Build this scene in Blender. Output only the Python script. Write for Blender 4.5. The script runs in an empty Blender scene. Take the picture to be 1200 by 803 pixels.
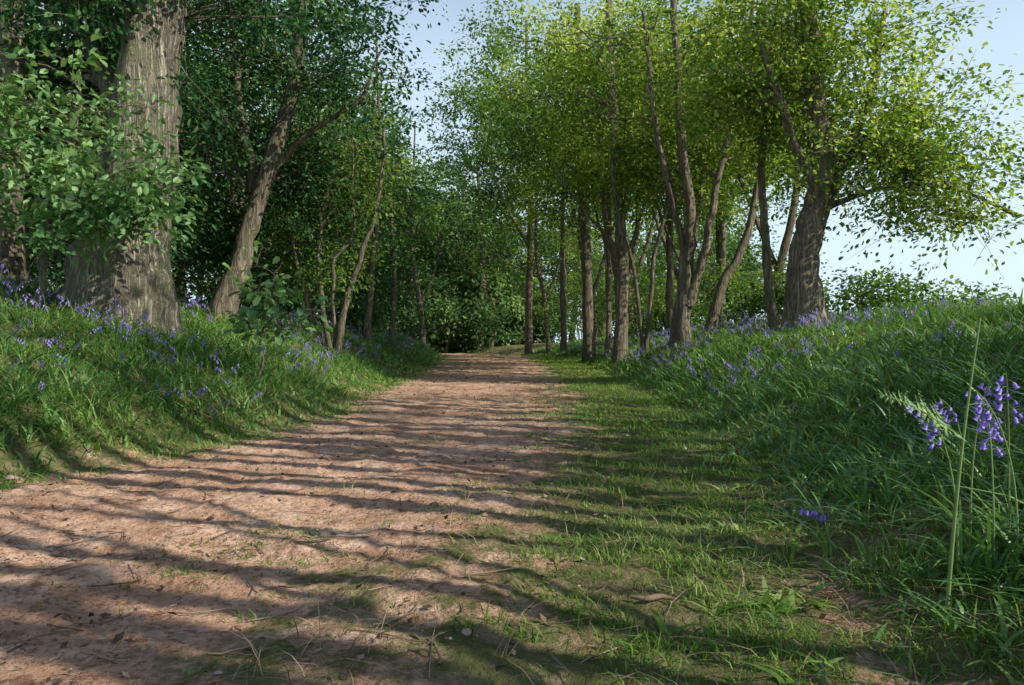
import bpy, math, numpy as np, bmesh
from mathutils import Vector
R = np.random.default_rng(7)
scene = bpy.context.scene

# ------------------------------------------------------------------ noise
TBL = np.random.default_rng(99).random((256,256))
def vn(x,y,s=0):
    x=np.asarray(x,float)+s*17.31; y=np.asarray(y,float)+s*9.77
    ix=np.floor(x).astype(int); iy=np.floor(y).astype(int)
    fx=x-ix; fy=y-iy; fx=fx*fx*(3-2*fx); fy=fy*fy*(3-2*fy)
    a=TBL[ix&255,iy&255]; b=TBL[(ix+1)&255,iy&255]; c=TBL[ix&255,(iy+1)&255]; d=TBL[(ix+1)&255,(iy+1)&255]
    return (a*(1-fx)+b*fx)*(1-fy)+(c*(1-fx)+d*fx)*fy
def fbm(x,y,o=4,s=0):
    v=0;a=.5;t=0
    for i in range(o):
        v=v+a*vn(x*2**i,y*2**i,s+i); t+=a; a*=.5
    return v/t
# ------------------------------------------------------------------ terrain
def xL(y):
    return np.interp(y,[-10,0,3.8,5.1,6.8,12,20,28,34,45],[-2.7,-2.6,-2.4,-1.95,-1.7,-1.85,-2.1,-2.4,-3.2,-7])+(vn(y*1.1,0*y,13)-.5)*.3
def xR(y):
    return np.interp(y,[-10,0,2,4,7.6,14,21,28,34,45],[.6,.6,.85,1.25,1.6,1.8,1.9,1.5,.4,-3.2])
def xD(y):   # right edge of bare dirt
    return np.interp(y,[-10,1,2,3,6.1,12.4,25,30,34,45],[-.5,-.35,-.15,.02,.45,.7,.8,.6,-.3,-3.9])
def H(x,y):
    x=np.asarray(x,float); y=np.asarray(y,float)
    dl=np.maximum(0,xL(y)-x); dr=np.maximum(0,x-xR(y))
    al=np.interp(y,[0,5,9],[.85,.88,.98])
    zl=al*(1-np.exp(-(dl/1.6)**1.3))+.05*np.minimum(dl,20)
    ar=np.interp(y,[0,5,10,14,24,40],[.80,.82,.96,1.0,.75,.5])
    zr=ar*(1-np.exp(-(dr/1.45)**1.35))-np.interp(dr,[0,4.5,7,30,400],[0,0,.35,3.5,9])
    rise=np.interp(y,[0,8,20,30,45,80,400],[0,0,.08,.14,.05,-.3,-1])
    b=np.clip((dl+dr)/1.2,0,1)
    near=np.clip(1-(np.hypot(x,y)-40)/40,0,1)
    bump=(fbm(x*1.3,y*1.3,3,1)-.5)*(.06+.18*b)+(fbm(x*6,y*6,3,5)-.5)*.04*(1+.7*b)
    return zl+zr+rise+bump*near
def grid(xs,ys,off=0.):
    X,Y=np.meshgrid(xs,ys); Z=H(X,Y)
    fine=(vn(X*28,Y*28,3)-.5)*.016+(vn(X*60,Y*60,8)-.5)*.008
    Z=Z+fine*np.clip(1-Y/14,0,1)+off
    return X,Y,Z
# ------------------------------------------------------------------ mesh builder
def mk(name,V,F4=None,F3=None,mat=None,attrs=None,smooth=False,parent=None):
    V=np.asarray(V,np.float32).reshape(-1,3)
    n4=0 if F4 is None else len(F4); n3=0 if F3 is None else len(F3)
    me=bpy.data.meshes.new(name)
    me.vertices.add(len(V)); me.vertices.foreach_set('co',V.ravel())
    L=[]
    if n4: L.append(np.asarray(F4,np.int32).ravel())
    if n3: L.append(np.asarray(F3,np.int32).ravel())
    L=np.concatenate(L)
    me.loops.add(len(L)); me.loops.foreach_set('vertex_index',L)
    me.polygons.add(n4+n3)
    st=np.concatenate([np.arange(n4)*4,n4*4+np.arange(n3)*3]).astype(np.int32)
    me.polygons.foreach_set('loop_start',st)
    if smooth: me.polygons.foreach_set('use_smooth',np.ones(n4+n3,bool))
    me.update(calc_edges=True)
    if attrs:
        for k,(dom,val) in attrs.items():
            a=me.attributes.new(k,'FLOAT',dom); a.data.foreach_set('value',np.asarray(val,np.float32))
    if mat: me.materials.append(mat)
    ob=bpy.data.objects.new(name,me); scene.collection.objects.link(ob)
    if parent: ob.parent=parent
    return ob
def empty(name):
    e=bpy.data.objects.new(name,None); scene.collection.objects.link(e); return e
# ------------------------------------------------------------------ materials
class NT:
    def __init__(s,name):
        s.m=bpy.data.materials.new(name); s.m.use_nodes=True; s.t=s.m.node_tree
        s.t.nodes.clear(); s.out=s.t.nodes.new('ShaderNodeOutputMaterial')
    def n(s,ty,ins=None,**kw):
        nd=s.t.nodes.new('ShaderNode'+ty)
        for k,v in kw.items(): setattr(nd,k,v)
        if ins:
            for k,v in ins.items():
                if hasattr(v,'is_output') : s.t.links.new(v,nd.inputs[k])
                else: nd.inputs[k].default_value=v
        return nd
    def noise(s,vec,scale,detail=4,rough=.55,dist=0.):
        return s.n('TexNoise',{'Vector':vec,'Scale':scale,'Detail':detail,'Roughness':rough,'Distortion':dist}).outputs['Fac']
    def ramp(s,fac,stops):
        r=s.n('ValToRGB',{'Fac':fac}); e=r.color_ramp.elements
        while len(e)<len(stops): e.new(.5)
        for i,(p,c) in enumerate(stops):
            e[i].position=p; e[i].color=(*c,1) if len(c)==3 else c
        return r.outputs['Color']
    def mix(s,f,a,b,mode='MIX'):
        m=s.n('Mix',data_type='RGBA',blend_type=mode)
        for k,v in ((0,f),(6,a),(7,b)):
            if hasattr(v,'is_output'): s.t.links.new(v,m.inputs[k])
            else: m.inputs[k].default_value=v if k==0 else (*v,1)
        return m.outputs[2]
    def math(s,op,a,b=0.,clamp=False):
        m=s.n('Math',operation=op,use_clamp=clamp)
        for k,v in ((0,a),(1,b)):
            if hasattr(v,'is_output'): s.t.links.new(v,m.inputs[k])
            else: m.inputs[k].default_value=v
        return m.outputs[0]

def leaf_mat(name,c0,c1,c2,trans=.45,tc=1.5,rough=.45,spec=.4,gloss=True):
    k=NT(name); a=k.n('Attribute',attribute_name='rnd').outputs['Fac']
    col=k.ramp(a,[(0.1,c0),(.5,c1),(.9,c2)])
    if gloss: p=k.n('BsdfPrincipled',{'Base Color':col,'Roughness':rough,'Specular IOR Level':spec})
    else: p=k.n('BsdfDiffuse',{'Color':col})
    tcol=k.mix(1.,col,(tc,tc*1.0,tc*.5),'MULTIPLY')
    tr=k.n('BsdfTranslucent',{'Color':tcol})
    mx=k.n('MixShader',{0:trans,1:p.outputs[0],2:tr.outputs[0]})
    k.t.links.new(mx.outputs[0],k.out.inputs[0]); return k.m

def bark_mat(name,dark,light,green,zs=1.2,sc=11.,bump=.6,moss=.45):
    k=NT(name); tc=k.n('TexCoord').outputs['Object']
    mp=k.n('Mapping',{'Vector':tc,'Scale':(sc,sc,zs)}).outputs[0]
    a=k.noise(mp,1.3,5,.7,.5)
    rd=k.math('MULTIPLY',k.math('ABSOLUTE',k.math('SUBTRACT',a,.5)),8.,True)
    n1=k.noise(mp,3.5,4,.7,.3)
    ridg=k.math('ADD',k.math('MULTIPLY',rd,.65),k.math('MULTIPLY',n1,.45))
    col=k.ramp(ridg,[(.15,dark),(.5,tuple((np.array(dark)+np.array(light))*.5)),(.95,light)])
    big=k.noise(tc,2.2,5,.65)
    lich=k.ramp(big,[(.46,(0,0,0)),(.64,(1,1,1))])
    col=k.mix(k.math('MULTIPLY',lich,moss),col,green)
    spk=k.ramp(k.noise(tc,17,4,.7),[(.58,(0,0,0)),(.68,(1,1,1))])
    col=k.mix(k.math('MULTIPLY',spk,.3),col,tuple(np.array(light)*1.25))
    b=k.n('Bump',{'Strength':bump,'Distance':.04,'Height':ridg})
    p=k.n('BsdfPrincipled',{'Base Color':col,'Roughness':.9,'Specular IOR Level':.15,'Normal':b.outputs[0]})
    k.t.links.new(p.outputs[0],k.out.inputs[0]); return k.m

def ground_mat():
    k=NT('ground_soil'); tc=k.n('TexCoord').outputs['Object']
    d=k.n('Attribute',attribute_name='dirt').outputs['Fac']
    n0=k.noise(tc,1.7,4,.65); n1=k.noise(tc,9,6,.7); n2=k.noise(tc,55,4,.7)
    dirt=k.ramp(n1,[(.28,(.30,.155,.09)),(.48,(.62,.395,.27)),(.74,(.86,.63,.48))])
    dirt=k.mix(k.ramp(n0,[(.42,(0,0,0)),(.62,(.75,.75,.75))]),dirt,(.43,.24,.145))
    crumbs=k.ramp(n2,[(.36,(.32,.28,.26)),(.48,(1,1,1)),(.66,(1.0,1.0,1.0)),(.76,(1.2,1.18,1.15))])
    dirt=k.mix(.8,dirt,crumbs,'MULTIPLY')
    litter=k.ramp(k.noise(tc,21,5,.78),[(.52,(0,0,0)),(.60,(1,1,1))])
    lm=k.ramp(k.noise(tc,2.6,4,.6),[(.42,(.1,.1,.1)),(.6,(.85,.85,.85))])
    dirt=k.mix(k.math('MULTIPLY',litter,lm),dirt,(.19,.09,.05))
    soil=k.ramp(n1,[(.3,(.07,.08,.024)),(.5,(.15,.15,.06)),(.72,(.32,.23,.14))])
    f=k.math('ADD',d,k.math('MULTIPLY',k.math('SUBTRACT',k.noise(tc,3.3,7,.75),.5),2.4))
    f=k.ramp(f,[(.32,(0,0,0)),(.60,(1,1,1))])
    col=k.mix(f,soil,dirt)
    hh=k.math('ADD',k.math('MULTIPLY',n1,.6),k.math('MULTIPLY',n2,.4))
    b=k.n('Bump',{'Strength':1.,'Distance':.045,'Height':hh})
    p=k.n('BsdfDiffuse',{'Color':col,'Roughness':.5,'Normal':b.outputs[0]})
    k.t.links.new(p.outputs[0],k.out.inputs[0]); return k.m
def plain(name,c0,c1,scale=20,rough=.8,attr=True):
    k=NT(name)
    f=k.n('Attribute',attribute_name='rnd').outputs['Fac'] if attr else k.noise(k.n('TexCoord').outputs['Object'],scale,3)
    p=k.n('BsdfPrincipled',{'Base Color':k.ramp(f,[(.1,c0),(.9,c1)]),'Roughness':rough,'Specular IOR Level':.25})
    k.t.links.new(p.outputs[0],k.out.inputs[0]); return k.m

M_ground=ground_mat()
M_oakbark=bark_mat('oak_bark',(.045,.037,.027),(.36,.29,.21),(.16,.18,.085))
M_bark=bark_mat('tree_bark',(.04,.032,.023),(.32,.26,.185),(.15,.17,.075),zs=1.8,sc=16,bump=.45)
M_bigbark=bark_mat('old_bark',(.07,.058,.04),(.56,.49,.38),(.27,.29,.14),zs=1.0,sc=13,bump=1.,moss=.65)
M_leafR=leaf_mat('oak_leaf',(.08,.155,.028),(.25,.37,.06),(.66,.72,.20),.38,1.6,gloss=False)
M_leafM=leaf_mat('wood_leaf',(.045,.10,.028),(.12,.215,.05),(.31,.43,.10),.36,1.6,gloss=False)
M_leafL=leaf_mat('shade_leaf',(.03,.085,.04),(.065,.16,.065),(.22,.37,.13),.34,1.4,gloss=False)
M_leafS=leaf_mat('sapling_leaf',(.12,.25,.09),(.21,.37,.13),(.35,.52,.20),.33,1.3)
M_leafD=leaf_mat('distant_leaf',(.05,.105,.045),(.12,.21,.08),(.27,.41,.13),.36,1.5,gloss=False)
M_grass=leaf_mat('grass_blade',(.08,.16,.035),(.17,.29,.055),(.34,.45,.12),.33,1.4,.45,gloss=False)
M_turf=leaf_mat('turf_blade',(.09,.18,.035),(.19,.32,.06),(.38,.46,.17),.33,1.4,.5,gloss=False)
M_strap=leaf_mat('bluebell_leaf',(.07,.17,.045),(.14,.29,.07),(.28,.45,.13),.28,1.3,.38,.5)
M_bell=plain('bluebell_petal',(.17,.12,.46),(.38,.28,.76),30,.5)
M_stem=plain('plant_stem',(.14,.22,.07),(.24,.32,.11),20,.6,False)
M_litter=plain('leaf_litter',(.10,.052,.03),(.52,.37,.25),15,.8)
M_stone=plain('path_stone',(.22,.15,.12),(.54,.42,.34),22,.85)
M_twig=plain('dead_twig',(.12,.08,.05),(.36,.26,.18),20,.85)

# ------------------------------------------------------------------ ground + path
ys=[-400,-150,-60,-25,-12,-6,-3,-1.5,-.6,0,.4,.7]
y=.9
while y<60: ys.append(y); y+=max(.012,.010*y)
ys+=[62,66,72,80,95,120,160,220,300,400,600]
xc=np.arange(-3.2,2.6,.022)
xs=np.concatenate([[-500,-250,-120,-60,-40,-30,-24,-19,-15,-12.5,-10.5,-9,-8,-7.2,-6.5,-5.9,-5.4,-5],np.arange(-4.7,-3.2,.1),xc,np.arange(2.62,6,.1),[6.2,6.6,7,7.6,8.3,9,10,11.5,13,15,18,22,27,34,45,60,90,150,300,500]])
ys=np.array(ys)
def dirtmask(X,Y):
    l=np.clip((X-xL(Y))/.8+.35,0,1); r=np.clip((xD(Y)-X)/1.2+.5,0,1)
    m=np.minimum(l,r)
    v=np.exp(-((X-xR(Y)+.02)/.16)**2)*np.clip(1.2-Y/4,0,1)*.5
    mid=np.exp(-((X+.75-.03*Y)/.4)**2)*.5*np.clip(1-Y/14,0,1)
    return np.clip(np.maximum(m-mid*fbm(X*1.5,Y*.8,3,15),v),0,1)
X,Y,Z=grid(xs,ys)
ny,nx=X.shape
idx=np.arange(ny*nx).reshape(ny,nx)
F=np.stack([idx[:-1,:-1],idx[:-1,1:],idx[1:,1:],idx[1:,:-1]],-1).reshape(-1,4)
V=np.stack([X,Y,Z],-1).reshape(-1,3)
DM=dirtmask(X,Y).ravel()
mk('ground',V,F,mat=M_ground,attrs={'dirt':('POINT',DM)},smooth=True)
fx=X[:-1,:-1]; fy=Y[:-1,:-1]
sel=((fx>xL(fy)-.15)&(fx<xD(fy)+.2)&(fy>-2)&(fy<44)).ravel()
Fp=F[sel]; u,inv=np.unique(Fp,return_inverse=True)
Vp=V[u].copy(); Vp[:,2]+=.004
mk('dirt_path',Vp,inv.reshape(-1,4),mat=M_ground,attrs={'dirt':('POINT',DM[u])},smooth=True)

# ------------------------------------------------------------------ blades
def nrm(v): return v/np.maximum(np.linalg.norm(v,axis=-1,keepdims=True),1e-9)
def blades(name,x,y,h,w,bend,mat,seg=2,z0=-.01,parent=None):
    n=len(x); az=R.random(n)*2*np.pi; d=np.stack([np.cos(az),np.sin(az),np.zeros(n)],-1)
    s=np.stack([-np.sin(az),np.cos(az),np.zeros(n)],-1)
    tw=(R.random(n)-.5)*1.6; s2=nrm(s*np.cos(tw)[:,None]+d*np.sin(tw)[:,None])
    base=np.stack([x,y,H(x,y)+z0],-1)
    vs=[]
    ts=np.linspace(0,1,seg+1)
    for t in ts:
        out=bend*(t**1.7)*h; up=h*t*(1-.42*np.minimum(bend,1.3)*t**1.6)
        c=base+d*out[:,None]+np.array([0,0,1])*up[:,None]
        if t<1:
            ww=(w*(1-.75*t**2.2)*(.75 if t==0 else 1))[:,None]
            vs+= [c-s2*ww*.5,c+s2*ww*.5]
        else: vs.append(c)
    V=np.stack(vs,1); k=V.shape[1]; o=np.arange(n)[:,None]*k
    F4=np.concatenate([o+np.array([[2*i,2*i+1,2*i+3,2*i+2]]) for i in range(seg-1)],0)
    F3=o+np.array([[2*seg-2,2*seg-1,2*seg]])
    rn=np.clip(R.random(n)*.7+(fbm(x*1.1,y*1.1,3,91)-.35)*1.1,0,1); rv=np.concatenate([np.tile(rn,seg-1),rn])
    return mk(name,V,F4,F3,mat,{'rnd':('FACE',rv)},parent=parent)
def ysamp(n,a,b,p=1.):
    u=R.random(n)
    if p==1.: return a*(b/a)**u
    q=1-p; return (a**q+(b**q-a**q)*u)**(1/q)

n=260000; y=ysamp(n,1.1,34); x=xL(y)-.3+(xR(y)-xL(y)+.9)*R.random(n)
dm=dirtmask(x,y); nz=fbm(x*1.9,y*1.9,4,21); nz2=fbm(x*9,y*9,3,31)
keep=R.random(n)<np.clip(1.15-dm*1.34+(nz-.5)*3.4+(nz2-.5)*2.4-.1,0.008,1)*np.where(dm>.8,.5,1)
x,y,dm=x[keep],y[keep],dm[keep]; n=len(x)
h=(.016+.034*R.random(n))*(1-.4*dm)*(1+1.1*(fbm(x*3,y*3,2,41)-.3))
blades('short_grass',x,y,h*np.interp(y,[0,8,30],[1,1.2,1.8]),(.0026+.002*R.random(n))*np.interp(y,[0,3,10,30],[1,1.3,2.6,6]),.3+R.random(n)*1.,M_turf,2)
def bank(side,n,y0,y1,wid,p=1.):
    y=ysamp(n,y0,y1,p); q=R.random(n)**1.15*wid-.25*R.random(n)
    x=np.where(side>0,xR(y)+q-.12,xL(y)-q+.12); return x,y,np.maximum(q,0)
for side,n,y0,nm in ((1,95000,.9,'bank_grass'),(-1,80000,2.2,'bank_grass')):
    x,y,q=bank(side,n,y0,34,4.6)
    g_=.16; cx=np.round(x/g_)*g_+(vn(np.round(x/g_)*3.7,np.round(y/g_)*5.1,7)-.5)*g_; cy=np.round(y/g_)*g_+(vn(np.round(x/g_)*5.3,np.round(y/g_)*2.9,9)-.5)*g_
    tuft=R.random(n)<.5; pl=np.where(tuft,.65,0); x=x+(cx-x)*pl; y=y+(cy-y)*pl
    nz=fbm(x*1.6,y*1.6,3,51)
    keep=R.random(n)<np.clip(.25+q*1.4+(nz-.5)*2.4,.08,1); x,y,q=x[keep],y[keep],q[keep]; n=len(x)
    nz=vn(x*3,y*3,61)*.6+vn(x*.8,y*.8,62)*.4
    h=(.07+.20*R.random(n)**1.3)*np.clip(.35+q*1.0,0,1)*(.40+1.05*nz)
    w=(.004+.006*R.random(n))*np.interp(y,[0,4,12,34],[.9,1.1,2.0,4.2])
    half=R.random(n)<.4
    blades(nm,x[half],y[half],h[half],w[half]*.6,.25+R.random(half.sum())*.8,M_grass,3)
    b=~half
    blades('bluebell_leaves',x[b],y[b],h[b]*1.05,w[b]*1.45,.5+R.random(b.sum())*1.3,M_strap,4)
n=60000; y=ysamp(n,5,60,.6); x=-5+(-22)*R.random(n)**1.4
n2=30000; y2=ysamp(n2,4,60,.6); x2=5.5+9*R.random(n2)
x=np.concatenate([x,x2]); y=np.concatenate([y,y2]); n=len(x)
blades('woodland_undergrowth',x,y,.15+.25*R.random(n),.02+.03*R.random(n),.4+R.random(n),M_grass,2)
# broad-leaved weeds and dead grass dotted over verge and banks
n=340; y=ysamp(n,1.3,14); x=np.where(R.random(n)<.5,xR(y)-.5+1.3*R.random(n),xL(y)+.25-.9*R.random(n))
xx=np.repeat(x,6)+R.normal(0,.012,n*6); yy=np.repeat(y,6)+R.normal(0,.012,n*6)
blades('broadleaf_weeds',xx,yy,.03+.045*R.random(n*6),.010+.010*R.random(n*6),1.+R.random(n*6),M_turf,4)
n=5000; y=ysamp(n,1.1,16); x=xD(y)-.3+(3.4)*R.random(n)
blades('dead_grass',x,y,.04+.10*R.random(n),.0015+.0015*R.random(n),.8+1.2*R.random(n),M_litter,3)

# ------------------------------------------------------------------ bluebells
def tube(P,r,sides=6,ref=None):
    P=np.asarray(P,float); r=np.asarray(r,float); T=nrm(np.gradient(P,axis=0))
    if ref is None: ref=np.array([1.,0,0]) if abs(nrm(P[-1]-P[0])[2])>.7 else np.array([0,0,1.])
    A=nrm(np.cross(T,ref)); B=np.cross(T,A)
    a=np.arange(sides)/sides*2*np.pi
    rr=r[:,None] if r.ndim==1 else r
    V=P[:,None,:]+(A[:,None,:]*np.cos(a)[None,:,None]+B[:,None,:]*np.sin(a)[None,:,None])*rr[...,None]
    n=len(P); i=np.arange(n-1)[:,None]*sides; j=np.arange(sides)[None,:]; jn=(j+1)%sides
    F=np.stack([i+j,i+jn,i+sides+jn,i+sides+j],-1).reshape(-1,4)
    return V.reshape(-1,3),F
class Acc:
    def __init__(s): s.v=[];s.f=[];s.n=0;s.a=[]
    def add(s,V,F,a=0.5):
        s.v.append(V); s.f.append(F+s.n); s.n+=len(V); s.a.append(np.full(len(F),a))
    def done(s,name,mat,smooth=True,parent=None):
        return mk(name,np.concatenate(s.v),np.concatenate(s.f),mat=mat,attrs={'rnd':('FACE',np.concatenate(s.a))},smooth=smooth,parent=parent)
def bell(c,d,L,sd=6):
    T=np.array([0,.25,.75,1.]); rad=np.array([.14,.26,.24,.42])*L
    return tube(c+np.outer(T*L,d),rad,sd)
def bluebell_template(seed,sd=5,nb=7,h=.30):
    r=np.random.default_rng(seed); az=r.random()*6.28; d=np.array([math.cos(az),math.sin(az),0])
    t=np.linspace(0,1,7); P=np.outer(t,[0,0,h])+np.outer(t**3*.09,d); P[:,2]-=t**5*.03
    S=Acc(); S.add(*tube(P,np.linspace(.003,.0015,7),3))
    B=Acc()
    for i in range(nb):
        q=.66+.34*i/(nb-1); c=np.array([np.interp(q,t,P[:,k]) for k in range(3)])
        a2=az+(r.random()-.5)*2.8; o=np.array([math.cos(a2),math.sin(a2),0])
        c2=c+o*(.010+.012*r.random())+np.array([0,0,-.004])
        S.add(*tube(np.stack([c,c2]),np.array([.001,.001]),3))
        B.add(*bell(c2,nrm(o*.5+np.array([0,0,-1.])),.016+.004*r.random(),sd),a=r.random())
    return S,B
TM=[bluebell_template(s,4,5+s%4,.19+.02*s) for s in range(6)]
def scatter_bells(name,x,y,sc):
    par=empty(name); SV=[];SF=[];BV=[];BF=[];BA=[];ns=nb=0
    z=H(x,y)
    for i in range(len(x)):
        S,B=TM[i%6]; a=R.random()*6.28; c,s=math.cos(a),math.sin(a); M=np.array([[c,s,0],[-s,c,0],[0,0,1]])*sc[i]
        v=np.concatenate(S.v)@M+[x[i],y[i],z[i]]; SV.append(v); SF.append(np.concatenate(S.f)+ns); ns+=len(v)
        v=np.concatenate(B.v)@M+[x[i],y[i],z[i]]; BV.append(v); BF.append(np.concatenate(B.f)+nb); nb+=len(v)
        BA.append(np.full(len(BF[-1]),R.random()))
    mk('stems',np.concatenate(SV),np.concatenate(SF),mat=M_stem,parent=par)
    mk('bells',np.concatenate(BV),np.concatenate(BF),mat=M_bell,attrs={'rnd':('FACE',np.concatenate(BA))},smooth=True,parent=par)
def patch(side,n,y0,y1,q0,q1,th,pw=1.,p=.7):
    y=ysamp(n*7,y0,y1,p); q=q0+(q1-q0)*R.random(n*7)**pw; x=np.where(side>0,xR(y)+q,xL(y)-q)
    k=fbm(x*1.5,y*1.1,3,71)+.16*R.random(n*7)>th+.09; return x[k][:n],y[k][:n]
xa,ya=patch(-1,820,6.5,28,.35,5,.47,1.,.6); xb,yb=patch(-1,90,3.6,8,.2,3,.48)
scatter_bells('bluebell_patch',np.concatenate([xa,xb]),np.concatenate([ya,yb]),np.concatenate([.9+.4*R.random(len(xa)),.65+.35*R.random(len(xb))]))
xa,ya=patch(1,600,7.,28,.3,3.4,.46,1.,.6); xb,yb=patch(1,50,3.,7.5,.8,2.8,.48)
scatter_bells('bluebell_patch',np.concatenate([xa,xb]),np.concatenate([ya,yb]),np.concatenate([.85+.35*R.random(len(xa)),.65+.3*R.random(len(xb))]))

def bluebell_plant(x,y,h,az,seed):
    r=np.random.default_rng(seed); par=empty('bluebell_plant'); z=float(H(x,y)); d=np.array([math.cos(az),math.sin(az),0])
    t=np.linspace(0,1,12); P=np.array([x,y,z])+np.outer(t,[0,0,h])+np.outer(t**3*.09,d); P[:,2]-=t**6*.04
    S=Acc(); S.add(*tube(P,np.linspace(.003,.0013,12),6)); B=Acc()
    for i in range(12):
        q=.72+.28*i/11; c=np.array([np.interp(q,t,P[:,k]) for k in range(3)])
        a2=az+(r.random()-.5)*3.2; o=np.array([math.cos(a2),math.sin(a2),0]); c2=c+o*(.012+.014*r.random())+[0,0,-.004]
        S.add(*tube(np.stack([c,(c+c2)/2+[0,0,.004],c2]),np.array([.0009]*3),4))
        dd=nrm(o*.6+np.array([0,0,-1.])+r.normal(0,.15,3)); L=.014+.004*r.random(); B.add(*bell(c2,dd,L,6),a=.3+.7*r.random())
        for kk in range(6):
            aa=kk*1.047; u=nrm(np.cross(dd,[1,0,0])); v=np.cross(dd,u); rd=u*math.cos(aa)+v*math.sin(aa); ed=c2+dd*L
            sd=np.cross(dd,rd)
            q4=np.array([ed+rd*L*.32-sd*.0025,ed+rd*L*.32+sd*.0025,ed+rd*L*.72-dd*L*.02+sd*.001,ed+rd*L*.72-dd*L*.02-sd*.001])
            B.add(q4,np.array([[0,1,2,3]]),.5+.5*r.random())
    S.done('stem',M_stem,parent=par); B.done('bells',M_bell,parent=par)
    n=7; blades('leaves',np.full(n,x)+R.normal(0,.01,n),np.full(n,y)+R.normal(0,.01,n),.18+.12*R.random(n),np.full(n,.010),.5+.6*R.random(n),M_strap,6,parent=par)
bluebell_plant(1.12,2.0,.48,3.0,1)
bluebell_plant(1.22,1.92,.47,2.6,2)
bluebell_plant(1.22,2.12,.52,.4,3)
bluebell_plant(1.28,2.05,.50,-2.2,9)
bluebell_plant(1.18,1.95,.43,1.2,12)
bluebell_plant(.98,2.45,.19,3.4,5)
bluebell_plant(1.42,2.5,.34,3.4,6)

# ------------------------------------------------------------------ trees
def bez(a,b,c,n):
    t=np.linspace(0,1,n)[:,None]; return (1-t)**2*a+2*t*(1-t)*b+t*t*c
def spline(P,sub=6):
    P=np.asarray(P,float); Q=np.vstack([2*P[0]-P[1],P,2*P[-1]-P[-2]]); out=[]
    for i in range(1,len(Q)-2):
        for t in np.arange(sub)/sub:
            out.append(.5*((2*Q[i])+(-Q[i-1]+Q[i+1])*t+(2*Q[i-1]-5*Q[i]+4*Q[i+1]-Q[i+2])*t*t+(-Q[i-1]+3*Q[i]-3*Q[i+1]+Q[i+2])*t**3))
    out.append(Q[-2]); return np.array(out)
def leaves(C,D,size,r,rich,cv):
    n=len(C); up=nrm(np.array([0,0,1.])+r.normal(0,.6,(n,3))); d=nrm(D+r.normal(0,.45,(n,3))-[0,0,.25])
    s=nrm(np.cross(d,up)); u=np.cross(s,d); L=(size*(.55+.75*r.random(n)))[:,None]; W=L*.55
    rn=np.clip(cv+.42*(r.random(n)-.5),0,1)
    if rich:
        f=L*.12
        V=np.stack([C,C+d*L*.35+s*W*.42+u*f,C+d*L*.75+s*W*.46+u*f*.7,C+d*L-u*f*.6,C+d*L*.75-s*W*.46+u*f*.7,C+d*L*.35-s*W*.42+u*f],1)
        o=np.arange(n)[:,None]*6; F=np.concatenate([o+[[0,1,2,3]],o+[[0,3,4,5]]],0); rn=np.tile(rn,2)
    else:
        V=np.stack([C,C+d*L*.5+s*W*.55,C+d*L,C+d*L*.5-s*W*.55],1)
        F=np.arange(n)[:,None]*4+[[0,1,2,3]]
    return V.reshape(-1,3),F,rn
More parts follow.
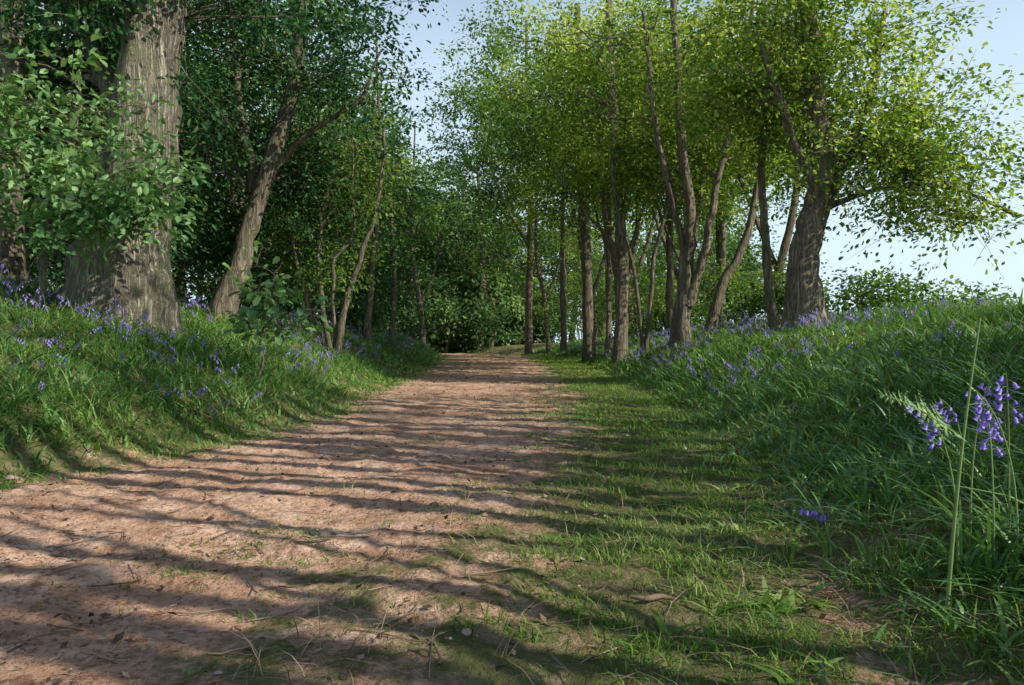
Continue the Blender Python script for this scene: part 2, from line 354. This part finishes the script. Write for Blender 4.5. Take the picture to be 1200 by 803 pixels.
def gen_tree(stems,crowns,lsize,seed,rich=True,blob=.42,twig=True,wig=.05,sides=12,flare=.35):
    r=np.random.default_rng(seed); W=Acc(); pts=[];prad=[]
    for si,st in enumerate(stems):
        st=np.array(st,float); S=spline(st,7); P=S[:,:3].copy(); rad=S[:,3]
        n=len(P); w=np.cumsum(r.normal(0,wig*.35,(n,2)),0); w-=np.linspace(0,1,n)[:,None]*w[-1]; P[:,:2]+=w
        a=np.arange(sides)/sides*2*np.pi; hh=P[:,2]-P[0,2]
        lob=1+.07*np.sin(a*3+seed)[None,:]*1+.05*np.sin(a*5+seed*2)[None,:]+r.normal(0,.03,(n,sides))+r.normal(0,.04,(n,1))
        fl=flare*np.exp(-hh/(1.6*st[0,3]+.05))[:,None]*(1+.45*np.sin(a*4+seed)[None,:])
        RR=rad[:,None]*(lob+fl)
        if si==0: P[0,2]-=.15
        W.add(*tube(P,RR,sides,np.array([1.,0,0]))); pts.append(P); prad.append(rad)
    PT=np.concatenate(pts); PR=np.concatenate(prad)
    LV=[];LF=[];LA=[];ln=0
    for (cx,cy,cz,rx,ry,rz,nc,nl) in crowns:
        dv=nrm(r.normal(0,1,(nc,3))); rr=r.random(nc)**(1/2.3)
        rr*= .75+.5*r.random(nc)
        # uneven outline: the crown radius swells and shrinks with direction
        az=np.arctan2(dv[:,1],dv[:,0]); rr*=1+.20*np.sin(az*3+seed*1.7+dv[:,2]*4)+.10*np.sin(az*7+seed+dv[:,2]*9)
        C=np.array([cx,cy,cz])+dv*rr[:,None]*[rx,ry,rz]
        gl=H(C[:,0],C[:,1])+.25; C[:,2]=np.maximum(C[:,2],gl+.2*r.random(nc))
        cvar=np.clip(r.normal(.45,.21,nc)+.12*dv[:,2],.08,.92)
        order=r.permutation(nc); nlimb=max(3,nc//9); limbpts=[];limbr=[]
        for k,i in enumerate(order):
            c=C[i]
            if k<nlimb: cand,cr=PT,PR
            else: cand,cr=np.concatenate(limbpts),np.concatenate(limbr)
            dd=np.linalg.norm(cand-c,axis=1); hd=np.linalg.norm(cand[:,:2]-c[:2],axis=1)
            cost=dd+1.2*np.maximum(0,cand[:,2]-c[2]+.25*hd)
            j=int(np.argmin(cost)); a=cand[j]; L=dd[j]
            if k<nlimb: r0=min(cr[j]*.5,.012+.014*L); r1=.006
            else: r0=min(cr[j]*.7,.005+.006*L); r1=.003
            m=(a+c)/2+np.array([0,0,.14*L])+r.normal(0,.09*L,3); nn=8 if k<nlimb else 5
            P=bez(a,m,c,nn)
            if nn>5: P[1:-1]+=r.normal(0,.02*L,(nn-2,3))
            rd=np.linspace(r0,r1,nn)
            W.add(*tube(P,rd,6 if k<nlimb else 4))
            if k<nlimb: limbpts.append(P[2:]); limbr.append(rd[2:])
        nt=8; td=nrm(r.normal(0,1,(nc,nt,3))*[1,1,.5]); tl=blob*(.5+1.*r.random((nc,nt,1)))*(.65+.7*r.random((nc,1,1)))
        if twig and rich:
            for i in range(nc):
                for q in range(0,nt,3):
                    W.add(*tube(np.stack([C[i],C[i]+td[i,q]*tl[i,q]*.5+[0,0,.02],C[i]+td[i,q]*tl[i,q]]),np.array([.004,.003,.0015]),3))
        wt=(.2+r.random(nc)); ci=r.choice(nc,nc*nl,p=wt/wt.sum()); ti=r.integers(0,nt,len(ci)); u=(.1+1.*r.random(len(ci)))[:,None]
        pos=C[ci]+td[ci,ti]*tl[ci,ti]*u+r.normal(0,.075*blob/.42,(len(ci),3))
        v,f,a=leaves(pos,td[ci,ti],lsize,r,rich,cvar[ci]); LV.append(v);LF.append(f+ln);LA.append(a);ln+=len(v)
    return W,(np.concatenate(LV),np.concatenate(LF),np.concatenate(LA))
def tree(name,stems,crowns,lsize,seed,bark,leaf,**kw):
    par=empty(name)
    W,(v,f,a)=gen_tree(stems,crowns,lsize,seed,**kw)
    W.done('trunk_and_limbs',bark,parent=par)
    mk('crown_foliage',v,f,mat=leaf,attrs={'rnd':('FACE',a)},parent=par)
def g(x,y): return float(H(x,y))

# --- left side
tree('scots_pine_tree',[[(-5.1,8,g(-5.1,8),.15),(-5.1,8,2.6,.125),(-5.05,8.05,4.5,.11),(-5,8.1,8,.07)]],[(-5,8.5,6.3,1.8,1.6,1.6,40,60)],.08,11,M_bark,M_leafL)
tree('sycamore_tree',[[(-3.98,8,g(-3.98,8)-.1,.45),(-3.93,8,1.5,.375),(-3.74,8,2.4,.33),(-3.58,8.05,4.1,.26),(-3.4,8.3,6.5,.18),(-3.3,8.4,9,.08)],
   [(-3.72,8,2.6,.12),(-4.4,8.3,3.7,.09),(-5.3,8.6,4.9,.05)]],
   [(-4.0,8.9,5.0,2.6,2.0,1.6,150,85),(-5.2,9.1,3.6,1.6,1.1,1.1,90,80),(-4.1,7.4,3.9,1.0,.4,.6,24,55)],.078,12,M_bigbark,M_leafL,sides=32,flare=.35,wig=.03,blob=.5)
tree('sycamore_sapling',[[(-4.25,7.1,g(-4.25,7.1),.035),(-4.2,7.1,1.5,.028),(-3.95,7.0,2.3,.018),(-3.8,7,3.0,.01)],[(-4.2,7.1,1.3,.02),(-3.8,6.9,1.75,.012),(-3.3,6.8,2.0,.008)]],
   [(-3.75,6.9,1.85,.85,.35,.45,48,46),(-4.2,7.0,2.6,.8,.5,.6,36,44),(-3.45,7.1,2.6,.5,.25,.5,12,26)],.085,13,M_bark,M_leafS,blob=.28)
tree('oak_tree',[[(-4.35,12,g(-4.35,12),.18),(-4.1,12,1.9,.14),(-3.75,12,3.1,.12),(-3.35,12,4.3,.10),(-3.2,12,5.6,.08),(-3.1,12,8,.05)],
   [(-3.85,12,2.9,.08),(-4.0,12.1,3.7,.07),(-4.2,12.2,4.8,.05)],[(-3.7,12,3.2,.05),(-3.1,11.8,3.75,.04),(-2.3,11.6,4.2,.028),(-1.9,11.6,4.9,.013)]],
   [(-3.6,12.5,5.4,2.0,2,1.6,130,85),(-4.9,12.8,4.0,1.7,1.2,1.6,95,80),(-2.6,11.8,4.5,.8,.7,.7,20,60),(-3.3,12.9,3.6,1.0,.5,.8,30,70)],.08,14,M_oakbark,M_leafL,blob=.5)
tree('hazel_tree',[[(-2.85,13,g(-2.85,13),.06),(-2.6,13,1.64,.05),(-2.2,13,2.9,.035),(-2.1,13.1,4.2,.02)],[(-2.95,13,g(-2.95,13),.045),(-3.18,13,2.06,.035),(-2.9,13.1,3.5,.02)],[(-3.05,13.1,g(-3,13.1),.04),(-3.5,13.1,1.8,.03),(-3.8,13.2,3.0,.02)],
   [(-2.9,13.1,g(-2.9,13),.04),(-2.9,13.,1.9,.03),(-2.55,13.,2.5,.025),(-2.6,13,4.,.01)]],
   [(-2.85,13.4,3.6,1.1,1.0,1.2,70,75),(-3.4,13.6,2.3,1.0,.8,.9,44,75)],.075,15,M_bark,M_leafM,blob=.48)
tree('small_sapling',[[(-2.25,7,g(-2.25,7),.014),(-2.2,7,.8,.010),(-2.08,7,1.15,.007),(-2.02,7,1.36,.004)]],[(-2.1,7,1.08,.24,.2,.32,14,15)],.11,16,M_bark,M_leafS,blob=.17)
k=20
for (x,y,rr,top,cx,cz,cr,nc) in [(-6.4,10.5,.13,8,-6.3,4.0,2.2,125),(-7.5,13.5,.15,9,-7,5.0,2.7,130),(-5.4,15.5,.12,9,-5.2,5.0,2.6,145),(-3.4,18.5,.09,8,-3.9,5.0,1.7,85),
      (-5.3,21,.14,10,-5.3,5.6,2.7,120),(-3.6,24,.09,8,-4.5,5.0,2.0,80),(-8.5,18,.15,10,-8.4,5.2,3.2,150),(-3.4,30,.11,9,-4.8,6.0,2.3,85),(-6.5,29,.15,12,-6.9,6.6,3.3,120),(-4.6,19.5,.07,7,-4.6,3.4,1.5,60),(-7.0,17,.09,7,-7.0,3.0,1.7,75),(-10.5,25,.16,11,-10.5,5.0,3.6,140)]:
    s=(k%3-1)*.35
    tree('woodland_tree',[[(x,y,g(x,y),rr),(x+s*.3,y,2.2,rr*.85),(x+s,y,4.2,rr*.6),(x+s*.7,y,top,rr*.25)],[(x+s*.3,y,2.0,rr*.5),(x-s*1.4,y+.3,3.6,rr*.35),(x-s*2.4,y+.3,5.2,rr*.15)]],
      [(cx,y+.2,cz,cr,cr,cr*.95,nc,80)],.09 if y<16 else .12,k,M_bark,M_leafL if k%3 else M_leafM,rich=False,twig=False,blob=.56); k+=1
# --- right side
tree('oak_tree',[[(4.07,11,g(4.07,11)-.05,.23),(4.10,11,1.9,.19),(4.28,11,2.75,.165),(4.25,11.05,4.0,.135),(4.15,11.2,6,.10),(4.1,11.2,8,.05)],
   [(4.2,11,2.3,.08),(4.6,11.1,3.3,.065),(5.0,11.2,4.3,.045),(5.3,11.3,5.4,.03)],[(4.28,11,2.6,.07),(3.8,10.8,3.5,.06),(3.3,10.6,4.6,.035)],[(4.3,11,2.5,.035),(5.1,10.7,2.75,.028),(5.9,10.5,2.65,.02),(6.6,10.4,2.3,.008)],[(4.2,11,2.9,.05),(4.9,10.9,3.5,.035),(5.9,10.8,3.6,.015)]],
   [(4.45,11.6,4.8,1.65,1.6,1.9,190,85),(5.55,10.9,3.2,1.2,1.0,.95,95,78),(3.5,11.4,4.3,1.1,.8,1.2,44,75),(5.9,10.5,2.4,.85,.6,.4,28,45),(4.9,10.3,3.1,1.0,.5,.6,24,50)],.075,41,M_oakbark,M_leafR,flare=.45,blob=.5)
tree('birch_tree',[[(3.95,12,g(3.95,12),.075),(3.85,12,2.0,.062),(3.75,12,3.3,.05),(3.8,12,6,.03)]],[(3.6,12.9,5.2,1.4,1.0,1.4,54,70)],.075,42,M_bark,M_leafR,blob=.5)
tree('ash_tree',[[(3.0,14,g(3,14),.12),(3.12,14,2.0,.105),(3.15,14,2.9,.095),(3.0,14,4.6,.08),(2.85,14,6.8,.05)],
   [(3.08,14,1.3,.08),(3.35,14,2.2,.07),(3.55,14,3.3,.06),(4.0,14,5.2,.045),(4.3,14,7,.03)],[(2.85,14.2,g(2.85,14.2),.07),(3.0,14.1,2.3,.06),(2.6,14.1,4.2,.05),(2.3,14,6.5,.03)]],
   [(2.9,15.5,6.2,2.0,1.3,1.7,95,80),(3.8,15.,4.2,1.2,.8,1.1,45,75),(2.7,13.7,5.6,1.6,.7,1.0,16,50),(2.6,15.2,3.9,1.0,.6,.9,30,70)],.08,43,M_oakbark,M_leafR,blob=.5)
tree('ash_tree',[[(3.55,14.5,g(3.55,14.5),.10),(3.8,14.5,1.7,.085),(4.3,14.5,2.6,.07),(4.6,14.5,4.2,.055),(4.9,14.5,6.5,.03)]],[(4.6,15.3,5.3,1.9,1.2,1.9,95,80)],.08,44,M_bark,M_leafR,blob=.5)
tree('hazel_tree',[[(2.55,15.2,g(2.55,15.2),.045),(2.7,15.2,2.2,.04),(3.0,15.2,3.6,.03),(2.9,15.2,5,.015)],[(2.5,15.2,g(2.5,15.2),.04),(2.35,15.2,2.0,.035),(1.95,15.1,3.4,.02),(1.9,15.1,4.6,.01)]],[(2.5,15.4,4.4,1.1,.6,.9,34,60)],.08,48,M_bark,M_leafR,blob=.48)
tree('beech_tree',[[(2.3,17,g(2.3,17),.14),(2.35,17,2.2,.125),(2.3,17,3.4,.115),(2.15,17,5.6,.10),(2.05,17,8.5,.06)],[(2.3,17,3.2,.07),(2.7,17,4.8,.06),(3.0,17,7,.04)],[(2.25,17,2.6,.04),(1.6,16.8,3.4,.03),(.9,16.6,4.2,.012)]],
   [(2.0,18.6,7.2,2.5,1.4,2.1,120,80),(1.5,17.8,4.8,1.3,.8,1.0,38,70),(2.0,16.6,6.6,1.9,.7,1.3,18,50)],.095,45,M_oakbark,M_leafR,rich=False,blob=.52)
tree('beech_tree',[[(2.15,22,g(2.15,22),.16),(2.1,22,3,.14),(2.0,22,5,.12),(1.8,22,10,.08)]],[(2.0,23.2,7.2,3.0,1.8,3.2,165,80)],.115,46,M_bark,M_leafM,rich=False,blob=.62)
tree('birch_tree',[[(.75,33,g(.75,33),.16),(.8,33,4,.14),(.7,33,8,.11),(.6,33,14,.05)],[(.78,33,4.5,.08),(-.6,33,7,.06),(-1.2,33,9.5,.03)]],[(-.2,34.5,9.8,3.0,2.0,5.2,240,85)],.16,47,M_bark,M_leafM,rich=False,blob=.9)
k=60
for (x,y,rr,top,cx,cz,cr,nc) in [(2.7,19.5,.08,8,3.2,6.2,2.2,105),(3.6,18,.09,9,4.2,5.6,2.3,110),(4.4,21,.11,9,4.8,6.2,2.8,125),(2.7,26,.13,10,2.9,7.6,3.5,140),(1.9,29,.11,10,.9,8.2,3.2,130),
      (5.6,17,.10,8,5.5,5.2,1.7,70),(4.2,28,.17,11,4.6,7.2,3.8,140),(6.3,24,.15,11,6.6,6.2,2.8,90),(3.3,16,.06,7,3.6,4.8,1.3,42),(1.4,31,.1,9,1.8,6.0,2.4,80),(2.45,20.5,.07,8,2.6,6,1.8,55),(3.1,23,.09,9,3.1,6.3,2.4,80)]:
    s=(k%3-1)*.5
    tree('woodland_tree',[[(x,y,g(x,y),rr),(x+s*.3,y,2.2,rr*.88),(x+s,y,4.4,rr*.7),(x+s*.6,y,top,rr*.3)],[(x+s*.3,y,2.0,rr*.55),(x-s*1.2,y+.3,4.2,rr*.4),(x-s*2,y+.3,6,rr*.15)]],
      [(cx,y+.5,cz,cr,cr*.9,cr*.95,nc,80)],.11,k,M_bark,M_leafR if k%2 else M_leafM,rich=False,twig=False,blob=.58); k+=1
# --- trees on the right bank beside / behind the viewpoint: their stems throw the striped shade
k=80; rs=np.random.default_rng(77)
pos=[]
for yy in np.arange(-3.0,5.4,.46):
    x0=(3.6 if yy<3. else 4.4)+1.3*rs.random()
    pos.append((x0,yy+.25*rs.random(),.05+.05*rs.random(),rs.normal(0,.22),7.2))
for (x,y,rr,cz) in [(7.2,-2.2,.13,7.2),(8.4,2.6,.12,7.2),(9.3,.8,.13,7.2),(9.0,-3.5,.13,7.2),(10,4.6,.13,7.2),(7.4,.9,.11,5.5),(8.2,4.4,.11,7.2),(6.7,1.3,.11,7.5),(6.5,3.0,.11,7.7),(7.2,2.2,.11,7.9)]: pos.append((x,y,rr,.2,cz))
for (x,y,rr,lean,cz) in pos:
    small=rr<.107; tx=rs.normal(0,.25)
    tree('woodland_tree' if not small else 'hazel_stem_tree',[[(x,y,g(x,y),rr),(x+tx*.4,y+lean*.4,2.4,rr*.9),(x+tx,y+lean,4.6,rr*.75),(x+tx,y+lean*1.3,7.5,rr*.35)],[(x+tx*.4,y+lean*.4,2.2,rr*.45),(x+.2,y-.5*(1 if lean>0 else -1),3.9,rr*.35),(x+.2,y-.9*(1 if lean>0 else -1),5.6,rr*.2)]],
      [(x,y+lean,cz,1.0,1.3,1.0,5 if small else 24,40)],.09,k,M_bark,M_leafM,rich=False,twig=False,blob=.36); k+=1

# ------------------------------------------------------------------ shrubs / understory masses
def shrub(name,spots,lsize,leaf,seed,nl=75,blob=.38):
    par=empty(name); r=np.random.default_rng(seed); W=Acc();LV=[];LF=[];LA=[];ln=0
    for (x,y,rx,rz,nc) in spots:
        z=g(x,y); st=[]
        for q in range(3): 
            a=r.random()*6.28; st.append([(x+.1*q,y,z-.05,.025),(x+.2*math.cos(a),y+.2*math.sin(a),z+rz*.7,.018),(x+rx*.4*math.cos(a),y+rx*.4*math.sin(a),z+rz*1.5,.008)])
        w,(v,f,a)=gen_tree(st,[(x,y,z+rz*.95,rx,rx*.8,rz,nc,nl)],lsize,int(r.integers(1e6)),rich=False,twig=False,blob=blob,sides=5)
        W.add(np.concatenate(w.v),np.concatenate(w.f)); LV.append(v);LF.append(f+ln);LA.append(a);ln+=len(v)
    W.done('stems',M_bark,parent=par)
    mk('foliage',np.concatenate(LV),np.concatenate(LF),mat=leaf,attrs={'rnd':('FACE',np.concatenate(LA))},parent=par)
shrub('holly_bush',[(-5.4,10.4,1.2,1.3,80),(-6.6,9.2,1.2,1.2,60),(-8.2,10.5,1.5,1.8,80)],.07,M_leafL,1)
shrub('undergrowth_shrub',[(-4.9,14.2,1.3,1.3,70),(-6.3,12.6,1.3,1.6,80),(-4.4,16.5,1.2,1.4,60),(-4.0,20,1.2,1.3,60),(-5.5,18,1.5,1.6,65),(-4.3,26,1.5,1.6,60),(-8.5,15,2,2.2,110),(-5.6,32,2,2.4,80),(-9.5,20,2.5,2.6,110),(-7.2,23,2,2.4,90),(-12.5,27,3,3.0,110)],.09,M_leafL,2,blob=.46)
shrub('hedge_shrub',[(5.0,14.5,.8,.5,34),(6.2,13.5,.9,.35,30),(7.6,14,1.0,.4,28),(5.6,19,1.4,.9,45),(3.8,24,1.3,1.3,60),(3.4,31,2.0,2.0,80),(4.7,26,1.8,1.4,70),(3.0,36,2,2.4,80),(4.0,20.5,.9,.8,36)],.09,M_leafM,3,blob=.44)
shrub('bank_shade_hedge',[(4.3,1.6,.7,.4,18),(4.2,-.2,.8,.4,18),(4.9,3.0,.6,.4,14)],.06,M_leafM,4,blob=.3)  # low hedge added out of view on the right to shade the near bank

def distant():
    par=empty('distant_trees'); r=np.random.default_rng(5); W=Acc();LV=[];LF=[];LA=[];ln=0
    spots=[]
    for i in range(24): spots.append((-22+23*r.random(),44+22*r.random(),1,.42))
    for i in range(14): spots.append((-26+13*r.random(),18+20*r.random(),1,.48))
    for i in range(14): spots.append((-1+15*r.random(),44+16*r.random(),1,.44))
    for i in range(20): spots.append((-13+17*r.random(),42+8*r.random(),.34,.5))
    for i in range(12): spots.append((-9+13*r.random(),52+8*r.random(),.6,.55))
    for i in range(5): spots.append((-9+5*r.random(),46+8*r.random(),1.12,.42))
    for i in range(22): spots.append((34+110*r.random(),115+60*r.random(),.8,.42))
    for (x,y,s,fr) in spots:
        hgt=(8.5+3.5*r.random())*s; z=g(x,y)
        w,(v,f,a)=gen_tree([[(x,y,z,.20*s+.03),(x+.3,y,z+hgt*.4,.15*s+.02),(x,y,z+hgt*.9,.06)]],[(x,y,z+hgt*(1-fr)+.1,2.8*s+.8,2.5*s+.8,hgt*fr,int(56*s+24),46)],.24,int(r.integers(1e6)),rich=False,twig=False,blob=.9,sides=7)
        W.add(np.concatenate(w.v),np.concatenate(w.f)); LV.append(v);LF.append(f+ln);LA.append(a);ln+=len(v)
    W.done('trunks',M_bark,parent=par)
    mk('foliage',np.concatenate(LV),np.concatenate(LF),mat=M_leafD,attrs={'rnd':('FACE',np.concatenate(LA))},parent=par)
distant()

# ------------------------------------------------------------------ litter, stones, twigs
n=12000; y=ysamp(n,1.1,16); x=xL(y)-.2+(xR(y)-xL(y)+.6)*R.random(n)
kp=R.random(n)<(.2+.8*dirtmask(x,y))*np.clip((fbm(x*2,y*2,3,33)-.3)*3,.15,1); x,y=x[kp],y[kp]; n=len(x)
C=np.stack([x,y,H(x,y)+.009+.005*R.random(n)],-1)
up=nrm(np.array([0,0,1.])+R.normal(0,.35,(n,3))); d=nrm(np.cross(up,R.normal(0,1,(n,3)))); s=np.cross(up,d)
L=(.003+.013*R.random(n)**2.4)[:,None]*np.interp(y,[0,4,16],[1,1.1,2])[:,None]; W_=L*(.3+.5*R.random(n))[:,None]
V=np.stack([C-d*L,C+s*W_+up*.002,C+d*L,C-s*W_],1).reshape(-1,3)
mk('leaf_litter',V,np.arange(n)[:,None]*4+[[0,1,2,3]],mat=M_litter,attrs={'rnd':('FACE',R.random(n)**2.)})
bm=bmesh.new(); bmesh.ops.create_icosphere(bm,subdivisions=2,radius=1); ico=np.array([v.co[:] for v in bm.verts]); icf=np.array([[v.index for v in f.verts] for f in bm.faces]); bm.free()
def stones(name,x,y,sz):
    Vs=[];Fs=[];rn=[]
    z=H(x,y)
    for i in range(len(x)):
        r=np.random.default_rng(i+int(sz[i]*1e5)); v=ico.copy()
        for _ in range(5):
            nn=nrm(r.normal(0,1,3)); dd=.4+.35*r.random(); q=v@nn; v=v-np.outer(np.maximum(q-dd,0),nn)
        v*=np.array([1,.75,.45])*(.8+.4*r.random(3)); a=r.random()*6.28; c,s=math.cos(a),math.sin(a)
        v=v@np.array([[c,s,0],[-s,c,0],[0,0,1]])*sz[i]+[x[i],y[i],z[i]+.05*sz[i]+.003]
        Vs.append(v);Fs.append(icf+i*len(ico));rn+= [r.random()*.7]*len(icf)
    mk(name,np.concatenate(Vs),None,np.concatenate(Fs),M_stone,{'rnd':('FACE',rn)})
n=1100; y=ysamp(n,1.2,14); x=xL(y)+(xD(y)-xL(y))*R.random(n); stones('path_gravel',x,y,.003+.010*R.random(n)**3)
stones('path_stone',np.array([-2.35,-.62,-.42,-1.0,-.3,-.75,1.28,-1.75,.35,-.1]),np.array([3.75,2.25,2.6,2.0,3.1,4.4,4.1,7.2,2.5,1.75]),np.array([.055,.02,.022,.022,.025,.03,.05,.08,.02,.018]))
A=Acc()
n=420; y=ysamp(n,1.2,12); x=xL(y)+(xR(y)-xL(y))*R.random(n)
for i in range(n):
    a=R.random()*6.28; L=.02+.08*R.random()**2; t=np.linspace(-1,1,5); xx=x[i]+np.cos(a)*L*t+R.normal(0,.004,5); yy=y[i]+np.sin(a)*L*t+R.normal(0,.004,5)
    A.add(*tube(np.stack([xx,yy,H(xx,yy)+.010],-1),np.full(5,.001+.0016*R.random()),4,np.array([0,0,1.])),a=R.random())
for (px,py,L,a,rad) in [(.36,2.02,.06,.1,.009),(-1.7,5.3,.3,.5,.007),(-2.3,5.6,.5,.3,.008)]:
    t=np.linspace(-1,1,8); xx=px+np.cos(a)*L*t; yy=py+np.sin(a)*L*t+.01*np.sin(t*4)
    A.add(*tube(np.stack([xx,yy,H(xx,yy)+.014],-1),rad*(1-.5*np.abs(t)),6,np.array([0,0,1.])),a=.4)
A.done('fallen_twigs',M_twig)

# ------------------------------------------------------------------ bracken shoot at right
def bracken(name,x,y,pts,fr):
    par=empty(name); z=g(x,y); S=Acc(); P=spline([(x+a,y+b,z+c) for a,b,c in pts],6); S.add(*tube(P,np.linspace(.005,.002,len(P)),6))
    L=[];r=np.random.default_rng(3); C=[];D=[]
    for (t,dx,dy,dz,ln,np_) in fr:
        a=P[int(t*(len(P)-1))]; dirn=nrm(np.array([dx,dy,dz])); q=np.linspace(0,1,10)
        Q=a+np.outer(q*ln,dirn); Q[:,2]-=.25*ln*q**2; S.add(*tube(Q,np.linspace(.002,.0008,10),4))
        sd0=nrm(np.cross(dirn,[0,0,1.])+np.array([0,0,.5]))
        for i in range(np_):
            u=.12+.88*i/np_; c=np.array([np.interp(u,q,Q[:,k]) for k in range(3)])
            for sg in (-1,1):
                sd=nrm(sd0*sg+r.normal(0,.18,3)); pl=ln*.36*(1-u*.8)*(.8+.4*r.random())
                for m in range(7):
                    cc=c+sd*pl*m/7+dirn*pl*.25*m/7
                    for s2 in (-1,1): C.append(cc); D.append(nrm(dirn*s2+sd*.5)*1.); L.append(pl*.27*(1-m/9))
    C=np.array(C);D=np.array(D);n=len(C); up=nrm(np.array([0,-.4,1.])+r.normal(0,.3,(n,3))); s=nrm(np.cross(D,up)); L=np.array(L)[:,None]
    V=np.stack([C,C+D*L*.5+s*L*.2,C+D*L,C+D*L*.5-s*L*.2],1).reshape(-1,3)
    S.done('stem',M_stem,parent=par); mk('fronds',V,np.arange(n)[:,None]*4+[[0,1,2,3]],mat=M_leafS,attrs={'rnd':('FACE',.6+.4*r.random(n))},parent=par)
bracken('bracken_fern',.98,1.8,[(0,0,-.02),(.02,0,.22),(.05,.01,.44),(.09,.02,.68)],[(.64,-1,.3,.95,.24,15),(.74,.8,.4,.2,.08,7),(.97,-.7,.2,.8,.07,7)])
bracken('bracken_fern',2.1,5.0,[(0,0,-.02),(.02,0,.12),(.05,.01,.25)],[(.7,-1,.2,.35,.28,12),(.8,.9,.4,.3,.25,12),(.95,-.3,.2,1,.15,8)])

# ------------------------------------------------------------------ light
el=math.radians(34); sd=Vector((.91,-.42,0)).normalized(); sv=Vector((sd.x*math.cos(el),sd.y*math.cos(el),math.sin(el)))
sl=bpy.data.lights.new('sun','SUN'); sl.energy=5; sl.angle=math.radians(.4); sl.color=(1,.96,.86)
so=bpy.data.objects.new('sun',sl); so.rotation_euler=sv.to_track_quat('Z','Y').to_euler(); so.location=(20,-10,15); scene.collection.objects.link(so)
w=bpy.data.worlds.new('World'); scene.world=w; w.use_nodes=True; nt=w.node_tree; nt.nodes.clear()
def N(t): return nt.nodes.new('ShaderNode'+t)
o=N('OutputWorld'); b=N('Background'); s=N('TexSky'); s.sky_type='NISHITA'; s.sun_disc=False
s.sun_elevation=el; s.sun_rotation=math.atan2(sd.x,sd.y); s.air_density=1.; s.dust_density=.6; s.ozone_density=1
b.inputs[1].default_value=.15
# thin bright haze low in the sky, thinning out upward, with soft cloud breakup
tc=N('TexCoord'); sp=N('SeparateXYZ'); nt.links.new(tc.outputs['Generated'],sp.inputs[0])
cr=N('ValToRGB'); cr.color_ramp.elements[0].position=.0; cr.color_ramp.elements[0].color=(1,1,1,1); cr.color_ramp.elements[1].position=.55; cr.color_ramp.elements[1].color=(0,0,0,1)
e=cr.color_ramp.elements.new(.32); e.color=(.68,.68,.68,1)
nt.links.new(sp.outputs[2],cr.inputs[0])
no=N('TexNoise'); no.inputs['Scale'].default_value=2.2; no.inputs['Detail'].default_value=5; nt.links.new(tc.outputs['Generated'],no.inputs['Vector'])
mm=N('Math'); mm.operation='MULTIPLY_ADD'; mm.use_clamp=True; nt.links.new(no.outputs['Fac'],mm.inputs[0]); mm.inputs[1].default_value=1.1; mm.inputs[2].default_value=.45
m2=N('Math'); m2.operation='MULTIPLY'; m2.use_clamp=True; nt.links.new(cr.outputs[0],m2.inputs[0]); nt.links.new(mm.outputs[0],m2.inputs[1])
mx=N('Mix'); mx.data_type='RGBA'; nt.links.new(m2.outputs[0],mx.inputs[0]); nt.links.new(s.outputs[0],mx.inputs[6]); mx.inputs[7].default_value=(5.4,6.7,7.8,1)
nt.links.new(mx.outputs[2],b.inputs[0]); nt.links.new(b.outputs[0],o.inputs[0])
cam=bpy.data.cameras.new('camera'); cam.lens=28; cam.sensor_width=36; cam.clip_start=.05; cam.clip_end=2000
co=bpy.data.objects.new('camera',cam); co.location=(0,0,.65); co.rotation_euler=(math.radians(90),0,0); scene.collection.objects.link(co); scene.camera=co
scene.view_settings.view_transform='Standard'; scene.view_settings.look='None'; scene.view_settings.exposure=0
print('polys',sum(len(o.data.polygons) for o in bpy.data.objects if o.type=='MESH'))
